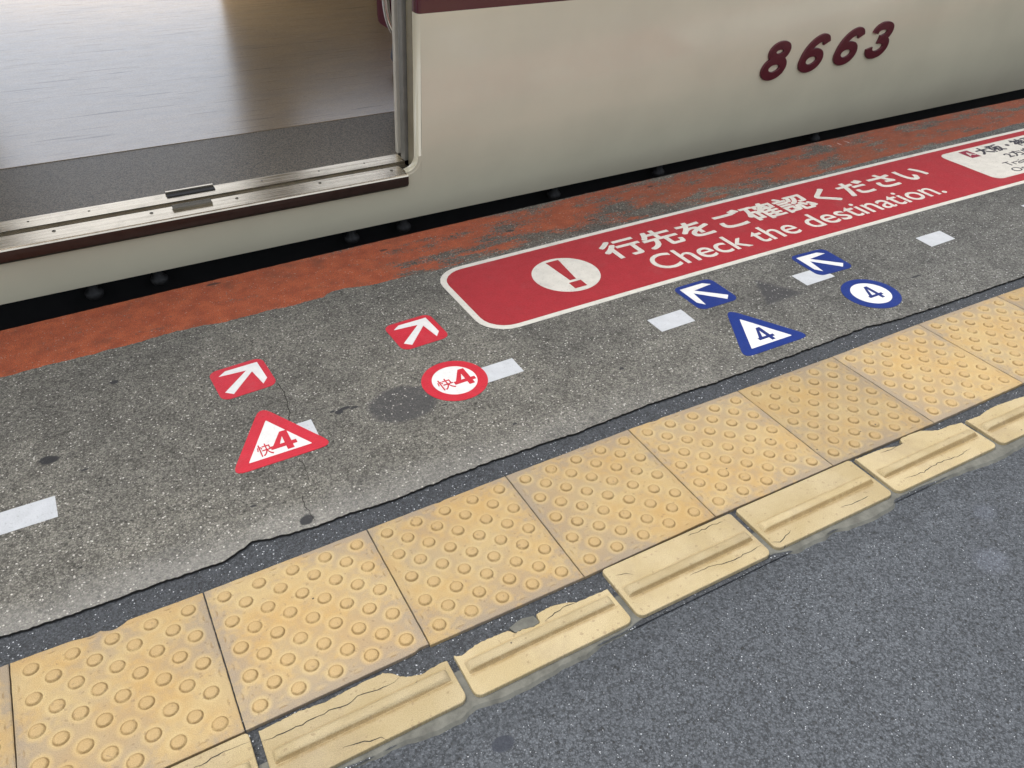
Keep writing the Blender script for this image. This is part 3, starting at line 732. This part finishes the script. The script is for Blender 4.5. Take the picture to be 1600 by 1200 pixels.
def nonskid_mat():
    t = NT('nonskid_strip'); p = t.obj(); c1, d1 = t.vrand(p, 300.); c2 = t.vrand(p, 640.)[0]
    a = t.mix(t.ss(c1[0], .2, .8), (.06, .046, .028), (.25, .195, .125)); a = t.mix(t.ss(c2[1], .8, .97), a, (.42, .36, .25))
    t.bump(t.math('ADD', c1[1], t.math('MULTIPLY', c2[0], .6)), .0022, 1.)
    return t.out(a, .42, Coat_Weight=.35, Coat_Roughness=.36, Coat_IOR=1.6)
M['floor'] = floor_mat(); M['nonskid'] = nonskid_mat()

tr = empty('train_car', (1.262818, 1.666089, .10), (.0761767, .0368730, .0475933))
tag(tr, "cream train carriage with a maroon band and its door open, standing along the platform", "train")
# outer side skin: profile (y,z) swept along x, with the doorway notch cut as an outline
def yprof(z):
    if z >= .12: return 0.
    s = (.12 - z) / .306
    return .024 * min(1, s) ** 1.7
DX0, DX1, SB = -1.262, .0, -.045          # doorway
def skin(bm, x0, x1, z0, z1, mi, th=.0, nx=1):
    zs = [z0 + (z1 - z0) * i / max(1, int((z1 - z0) / .02)) for i in range(max(1, int((z1 - z0) / .02)) + 1)]
    for k in range(nx):
        xa, xb = x0 + (x1 - x0) * k / nx, x0 + (x1 - x0) * (k + 1) / nx
        for a_, b_ in zip(zs, zs[1:]):
            q = bm.faces.new([bm.verts.new(v) for v in ((xa, yprof(a_), a_), (xb, yprof(a_), a_), (xb, yprof(b_), b_), (xa, yprof(b_), b_))]); q.material_index = mi; q.smooth = True
ZB = -.180
bm = bmesh.new()
JX = .040
# panels right and left of the doorway, and the skirt below it, one sheet; the flange is rounded into the opening
skin(bm, JX + .012, 9.0, .045, .496, 0); skin(bm, JX + .012, 9.0, .496, .93, 1); skin(bm, JX + .012, 9.0, ZB, .045, 0)
skin(bm, -9.0, DX0 - .052, .045, .496, 0); skin(bm, -9, DX0 - .052, .496, .93, 1); skin(bm, -9, DX0 - .052, ZB, .045, 0)
skin(bm, DX0 - .052, JX + .012, ZB, SB, 0)
# the small corner pieces between skirt and flange
def corner_piece(s, xo):
    # from (0,SB) along z up to 0 then concave quarter to (JX,.045)
    pts = [(0, SB), (JX + .012, SB), (JX + .012, .052)]
    arc_ = [(JX + .002 - .0 - .042 * (1 - math.sin(R(a_))) , .045 - .042 * math.cos(R(a_)) ) for a_ in range(90, -1, -15)]
    arc_ = [(-.002 + .042 * math.sin(R(a_)), .045 - .042 * math.cos(R(a_))) for a_ in range(90, -1, -15)]
    poly = pts + [(JX, .052)] + arc_
    vs_ = [bm.verts.new((xo + s * px, yprof(pz), pz)) for px, pz in poly]
    q = bm.faces.new(vs_ if s > 0 else vs_[::-1]); q.material_index = 0
corner_piece(1, 0.); corner_piece(-1, DX0)
# rolled flange: quarter round from the outer face into the opening
def flange(s, xo):
    path = [(JX, 1.86), (JX, .93), (JX, .496), (JX, .045)] + [(-.002 + .042 * math.sin(R(a_)), .045 - .042 * math.cos(R(a_))) for a_ in range(90, -1, -9)]
    prof = [(math.sin(R(a_)) , 1 - math.cos(R(a_))) for a_ in range(90, -1, -15)]   # (outward fraction, depth)
    rows_ = []
    for i, (px, pz) in enumerate(path):
        if i < 4: nx_, nz_ = 1, 0
        else:
            an = R(90 - (i - 4) * 9); nx_, nz_ = math.sin(an), -math.cos(an)
        row = []
        for k in range(7):
            a_ = R(15 * k); off = .012 * (1 - math.sin(a_)); dep = .020 * (1 - math.cos(a_))
            row.append(bm.verts.new((xo + s * (px + nx_ * off), yprof(pz) + dep, pz + nz_ * off)))
        row.append(bm.verts.new((xo + s * px, .034, pz)))
        rows_.append(row)
    for i in range(len(rows_) - 1):
        for k in range(7):
            q = bm.faces.new((rows_[i][k], rows_[i][k + 1], rows_[i + 1][k + 1], rows_[i + 1][k])); q.smooth = True; q.material_index = 1 if i in (0, 1) else 0
flange(1, 0.); flange(-1, DX0)
# skirt underside lip
q = bm.faces.new([bm.verts.new(v) for v in ((-9, .0235, ZB), (9, .0235, ZB), (9, .07, ZB + .002), (-9, .07, ZB + .002))])
body = from_bm('body_side', bm, [M['cream'], M['maroon']], tr, normals=False)
# upper side: window band and cantrail, with the window openings left for the panes
bm = bmesh.new()
wins = [(.30, 1.25), (1.40, 2.35), (2.5, 3.45), (-3.1, -1.65)]
def zband(x0, x1, z0, z1, mi): box(bm, x0, x1, .001, .03, z0, z1, mi)
zband(JX + .012, 9, 1.62, 1.86, 0); zband(-9, DX0 - .052, 1.62, 1.86, 0); box(bm, -9, 9, .001, .03, 1.861, 2.45, 1)
prev = JX + .012
for (a_, b_) in wins[:3]: zband(prev, a_, .931, 1.619, 0); prev = b_
zband(prev, 9, .931, 1.619, 0); zband(-1.65, DX0 - .052, .931, 1.619, 0); zband(-9, -3.1, .931, 1.619, 0)
from_bm('upper_side', bm, [M['cream'], M['maroon']], tr)
M['glass'] = NT('tinted_glass').out((.03, .035, .035), .05)
for (a_, b_) in wins:
    bm = bmesh.new(); box(bm, a_ + .002, b_ - .002, .014, .020, .933, 1.617); from_bm('window', bm, M['glass'], tr)
bm = bmesh.new(); box(bm, -9, 9, .02, 2.62, 2.451, 2.52, bev=.02); from_bm('roof', bm, M['under'], tr)
# underframe, with a full-length black panel added below to keep the gap dark
bm = bmesh.new(); box(bm, -9, 9, .100, 2.5, -.26, -.055); box(bm, -9, 9, .105, .14, -1.2, -.261); box(bm, -2.2, -1.2, .12, 2.4, -.9, -.27, bev=.03); box(bm, .4, 2.6, .14, 2.4, -.85, -.27, bev=.03); box(bm, 3.2, 4.6, .14, 2.4, -.8, -.27, bev=.03)
from_bm('underframe', bm, M['under'], tr)
def lathe(bm, cx, cy, z, prof, n=24):
    rings = [[bm.verts.new((cx + r0 * math.cos(2 * math.pi * i / n), cy + r0 * math.sin(2 * math.pi * i / n), z + h0)) for i in range(n)] for r0, h0 in prof]
    for a_, b_ in zip(rings, rings[1:]):
        for i in range(n): q = bm.faces.new((a_[i], a_[(i + 1) % n], b_[(i + 1) % n], b_[i])); q.smooth = True
    bm.faces.new(rings[-1]); bm.faces.new(rings[0][::-1])
for kx in (-1.012, -.824, -.188, .008, .651, 1.175, 2.117):
    bm = bmesh.new(); lathe(bm, 0, 0, 0, [(.010, -.022), (.020, -.020), (.0255, -.013), (.027, -.004), (.024, .003), (.016, .006), (.012, .05)])
    o = from_bm('underframe_knob', bm, M['knob'], tr); o.location = (kx, .062, -.222)
    bm = bmesh.new(); box(bm, kx - .02, kx + .02, .055, .10, -.165, -.135, bev=.003); 
    bb = from_bm('bracket', bm, M['under'], o); bb.matrix_parent_inverse = Matrix.Translation((-kx, -.062, .222))

# door sill
bm = bmesh.new()
def bxl(y0, y1, z0, z1, mi, bev=.0, x0=DX0, x1=DX1): box(bm, x0, x1, y0, y1, z0, z1, mi, bev)
prof = [(.036, -.048), (.006, -.048), (-.004, -.044), (-.010, -.036), (-.010, -.006), (-.008, -.002), (-.004, 0), (.066, 0), (.068, -.002), (.068, -.008), (.036, -.008)]
ra = [bm.verts.new((DX0, y, z)) for y, z in prof]; rb = [bm.verts.new((DX1, y, z)) for y, z in prof]
bm.faces.new(ra[::-1]); bm.faces.new(rb)
for i in range(len(prof)):
    j = (i + 1) % len(prof); q = bm.faces.new((ra[i], ra[j], rb[j], rb[i])); q.material_index = 1 if i in (1, 2, 3) else 0
bmesh.ops.bevel(bm, geom=[e for e in bm.edges if all(v in rb for v in e.verts) and all(v.co.y < .07 for v in e.verts)], offset=.002, segments=2, affect='EDGES')
sill = from_bm('door_sill', bm, [M['steel'], M['steelfront']], tr)
bm = bmesh.new(); box(bm, DX0, .036, .0685, .0915, -.020, -.011, 0); box(bm, DX0, .034, .092, .1015, -.02, .0012, 1, .0008); box(bm, DX0, .036, .102, .158, -.02, .0004, 1, .0008)
from_bm('guide_rail', bm, [M['groove'], M['steel']], sill)
bm = bmesh.new(); box(bm, -.744, -.630, .034, .0375, .0, .007, 0, .0008); box(bm, -.744, -.630, .0376, .062, .0048, .007, 0, .0008)
from_bm('latch_bracket', bm, M['groove'], sill)
bm = bmesh.new(); box(bm, -.741, -.597, .126, .145, .0006, .004, 0, .0006); box(bm, -.741, -.597, .147, .155, .0006, .009, 1, .0006)
from_bm('latch_slot', bm, [M['rubber'], M['steel']], sill)
for (sx, sy) in ((-1.065, .045), (-.804, .047), (-.555, .043), (-.288, .045), (-.040, .041)):
    bm = bmesh.new(); lathe(bm, 0, 0, 0, [(.0052, 0), (.0052, .0006), (.0040, .0016)], 16); box(bm, -.0034, .0034, -.0006, .0006, .0012, .0019, 1); box(bm, -.0006, .0006, -.0034, .0034, .0012, .0020, 1)
    o = from_bm('screw', bm, [M['groove'], M['rubber']], sill); o.location = (sx, sy, 0)
for sx in (-1.12, -.96, -.45, -.26, -.10):
    bm = bmesh.new(); lathe(bm, 0, 0, 0, [(.0035, 0), (.0033, .0006), (.0022, .0010)], 12)
    o = from_bm('screw', bm, M['groove'], sill); o.location = (sx, .130, .0004)
# jambs: frame return, rubber gap and the edge of the slid-back leaf
for s, xo in ((1, 0.), (-1, DX0)):
    bm = bmesh.new(); X = lambda v: xo + s * v
    def bb_(x0, x1, *a_, **k_): box(bm, min(X(x0), X(x1)), max(X(x0), X(x1)), *a_, **k_)
    bb_(JX - .001, JX + .02, .0345, .076, -.006, 1.86, bev=.0015); from_bm('door_frame', bm, M['alu'], tr)
    bm = bmesh.new(); bb_(JX + .010, JX + .02, .0765, .084, .002, 1.86); from_bm('door_seal', bm, M['rubber'], tr)
    bm = bmesh.new(); bb_(.030, .64, .086, .118, .004, 1.85, bev=.003); dl = from_bm('door_leaf', bm, M['alugrey'], tr)
    bm = bmesh.new(); bb_(JX - .003, JX + .03, .1585, .178, .0, 1.86, bev=.002); from_bm('inner_frame', bm, M['panel'], tr)
# interior
bm = bmesh.new(); box(bm, -8, 8, .1585, .5215, -.02, -.0004); from_bm('nonskid_strip', bm, M['nonskid'], tr)
bm = bmesh.new(); box(bm, -8, 8, .5225, 2.54, -.02, .0012); from_bm('carriage_floor', bm, M['floor'], tr)
OX0, OX1 = -1.22, .09
bm = bmesh.new()
for a_, b_ in ((OX1, 8), (-8, OX0)):
    box(bm, a_, b_, 2.541, 2.60, -.03, .85); box(bm, a_, b_, 2.541, 2.60, 1.60, 2.20)
    c_ = a_ if a_ > 0 else b_ - .35
    box(bm, c_, c_ + .35, 2.541, 2.60, .8505, 1.5995)
box(bm, OX0, OX1, 2.541, 2.60, 1.86, 2.20)
box(bm, JX + .045, 8, .179, .20, .0, .85); box(bm, JX + .045, .30, .179, .20, .8505, 1.6); box(bm, -8, DX0 - .085, .179, .20, 0, .85)
from_bm('inner_wall', bm, M['panel'], tr)
bm = bmesh.new(); box(bm, -8, 8, .20, 2.54, 2.15, 2.19); from_bm('ceiling', bm, M['ceil'], tr)
for y0, y1, yb0, yb1 in ((.205, .62, .202, .28), (2.10, 2.535, 2.46, 2.538)):
    xs0 = .17 if y0 < 1 else .95
    bm = bmesh.new(); box(bm, xs0, 6, y0, y1, .30, .43, bev=.03); box(bm, xs0, 6, yb0, yb1, .435, .85, bev=.02); from_bm('bench_seat', bm, M['seat'], tr)
    bm = bmesh.new(); box(bm, xs0 + .02, 6, y0 if y0 < 1 else y0 + .1, y1 - .1 if y0 < 1 else y1, .0015, .299); from_bm('seat_base', bm, M['under'], tr)
# handrail
def tube(bm, pts, r0, n=16):
    P = [Vector(p_) for p_ in pts]; S = []
    for i in range(len(P) - 1):
        p0, p1, p2, p3 = P[max(0, i - 1)], P[i], P[i + 1], P[min(len(P) - 1, i + 2)]
        for k in range(8):
            t = k / 8; S.append(.5 * ((2 * p1) + (p2 - p0) * t + (2 * p0 - 5 * p1 + 4 * p2 - p3) * t * t + (3 * p1 - p0 - 3 * p2 + p3) * t ** 3))
    S.append(P[-1]); rings = []; up = Vector((0, 1, 0))
    for i, q in enumerate(S):
        d = (S[min(i + 1, len(S) - 1)] - S[max(i - 1, 0)]).normalized(); a_ = d.cross(up).normalized(); b_ = d.cross(a_)
        rings.append([bm.verts.new(q + (a_ * math.cos(2 * math.pi * k / n) + b_ * math.sin(2 * math.pi * k / n)) * r0) for k in range(n)])
    for a_, b_ in zip(rings, rings[1:]):
        for k in range(n): f_ = bm.faces.new((a_[k], a_[(k + 1) % n], b_[(k + 1) % n], b_[k])); f_.smooth = True
bm = bmesh.new(); tube(bm, [(.072, .30, 1.75), (.072, .30, 1.2), (.072, .30, .60), (.073, .30, .49), (.082, .30, .41), (.106, .30, .358), (.15, .30, .325), (.22, .30, .312), (.30, .30, .31)], .015); from_bm('handrail', bm, M['chrome'], tr)

# raised numerals on the side, each drawn as one heavy round-cornered stroke
def smooth(pts, n=7, closed=False):
    P = [Vector(p_) for p_ in pts]; N = len(P); S = []
    for i in range(N if closed else N - 1):
        g = (lambda k: P[k % N]) if closed else (lambda k: P[max(0, min(N - 1, k))])
        p0, p1, p2, p3 = g(i - 1), g(i), g(i + 1), g(i + 2)
        for k in range(n):
            t = k / n; S.append(.5 * ((2 * p1) + (p2 - p0) * t + (2 * p0 - 5 * p1 + 4 * p2 - p3) * t * t + (3 * p1 - p0 - 3 * p2 + p3) * t ** 3))
    if not closed: S.append(P[-1])
    return S
def stroke(bm, S, hw, closed, d, f):
    N = len(S); rows_ = []
    for i, q in enumerate(S):
        a_ = S[(i - 1) % N] if closed or i else S[0]; b_ = S[(i + 1) % N] if closed or i < N - 1 else S[-1]
        t_ = (b_ - a_).normalized(); nn = Vector((-t_.y, t_.x)) * hw
        L_, R_ = q + nn, q - nn; c1, c2 = q + nn * .93, q - nn * .93
        rows_.append([bm.verts.new(f(L_.x, L_.y, 0)), bm.verts.new(f(L_.x, L_.y, d - .001)), bm.verts.new(f(c1.x, c1.y, d)), bm.verts.new(f(c2.x, c2.y, d)), bm.verts.new(f(R_.x, R_.y, d - .001)), bm.verts.new(f(R_.x, R_.y, 0))])
    for i in range(N if closed else N - 1):
        A_, B_ = rows_[i], rows_[(i + 1) % N]
        for k in range(5): bm.faces.new((A_[k], A_[k + 1], B_[k + 1], B_[k]))
    if not closed: bm.faces.new(rows_[0]); bm.faces.new(rows_[-1][::-1])
def ring_(cx, cy, a_, b_, n=40): return [Vector((cx + a_ * math.cos(2 * math.pi * i / n), cy + b_ * math.sin(2 * math.pi * i / n))) for i in range(n)]
HW = .0166
GL = {'8': [(ring_(0, .1115, .0345, .0245), True), (ring_(0, .047, .0425, .0310), True)],
      '6': [(ring_(.001, .0485, .0425, .0325), True), (smooth([(-.0412, .050), (-.038, .080), (-.024, .108), (-.002, .128), (.022, .1355), (.040, .129), (.050, .113)]), False)],
      '3': [(smooth([(-.044, .108), (-.037, .125), (-.016, .1355), (.011, .1350), (.032, .124), (.036, .106), (.026, .090), (.002, .0815), (-.010, .0805)]), False),
            (smooth([(-.010, .0795), (.018, .0765), (.040, .064), (.0450, .045), (.034, .026), (.010, .0165), (-.018, .018), (-.037, .031), (-.0425, .047)]), False)]}
for i, (ch, cx_) in enumerate(zip("8663", (1.644, 1.857, 2.068, 2.270))):
    bm = bmesh.new(); z0 = .1185 + .0075 * i
    for k, (S, cl) in enumerate(GL[ch]):
        stroke(bm, S, HW, cl, .0080 + .0003 * k, lambda x, z, d: (cx_ + x * 1.17 + .20 * (z - .075), -.0003 - d, z0 + z))
    from_bm('numeral', bm, M['plate'], tr)

# bag on the carriage floor, just past the door jamb
Mt = tr.rotation_euler.to_matrix()
def tw(p_): return Vector(tr.location) + Mt @ Vector(p_)
bm = bmesh.new(); bmesh.ops.create_icosphere(bm, subdivisions=4, radius=1)
for v in bm.verts:
    c_ = v.co.copy(); c_ = Vector((math.copysign(abs(c_.x) ** .8, c_.x), math.copysign(abs(c_.y) ** .8, c_.y), math.copysign(abs(c_.z) ** .75, c_.z)))
    c_ += c_.normalized() * .06 * noise.noise(c_ * 2.2)
    v.co = Vector((c_.x * .11, c_.y * .10, c_.z * .075 + .075))
bag = from_bm('bag', bm, M['bag'], smooth=True); bag.location = tw((.475, .90, .003)); bag.rotation_euler = tr.rotation_euler
tag(bag, "small dark navy bag on the train floor, peeking out behind the door jamb", "bag")
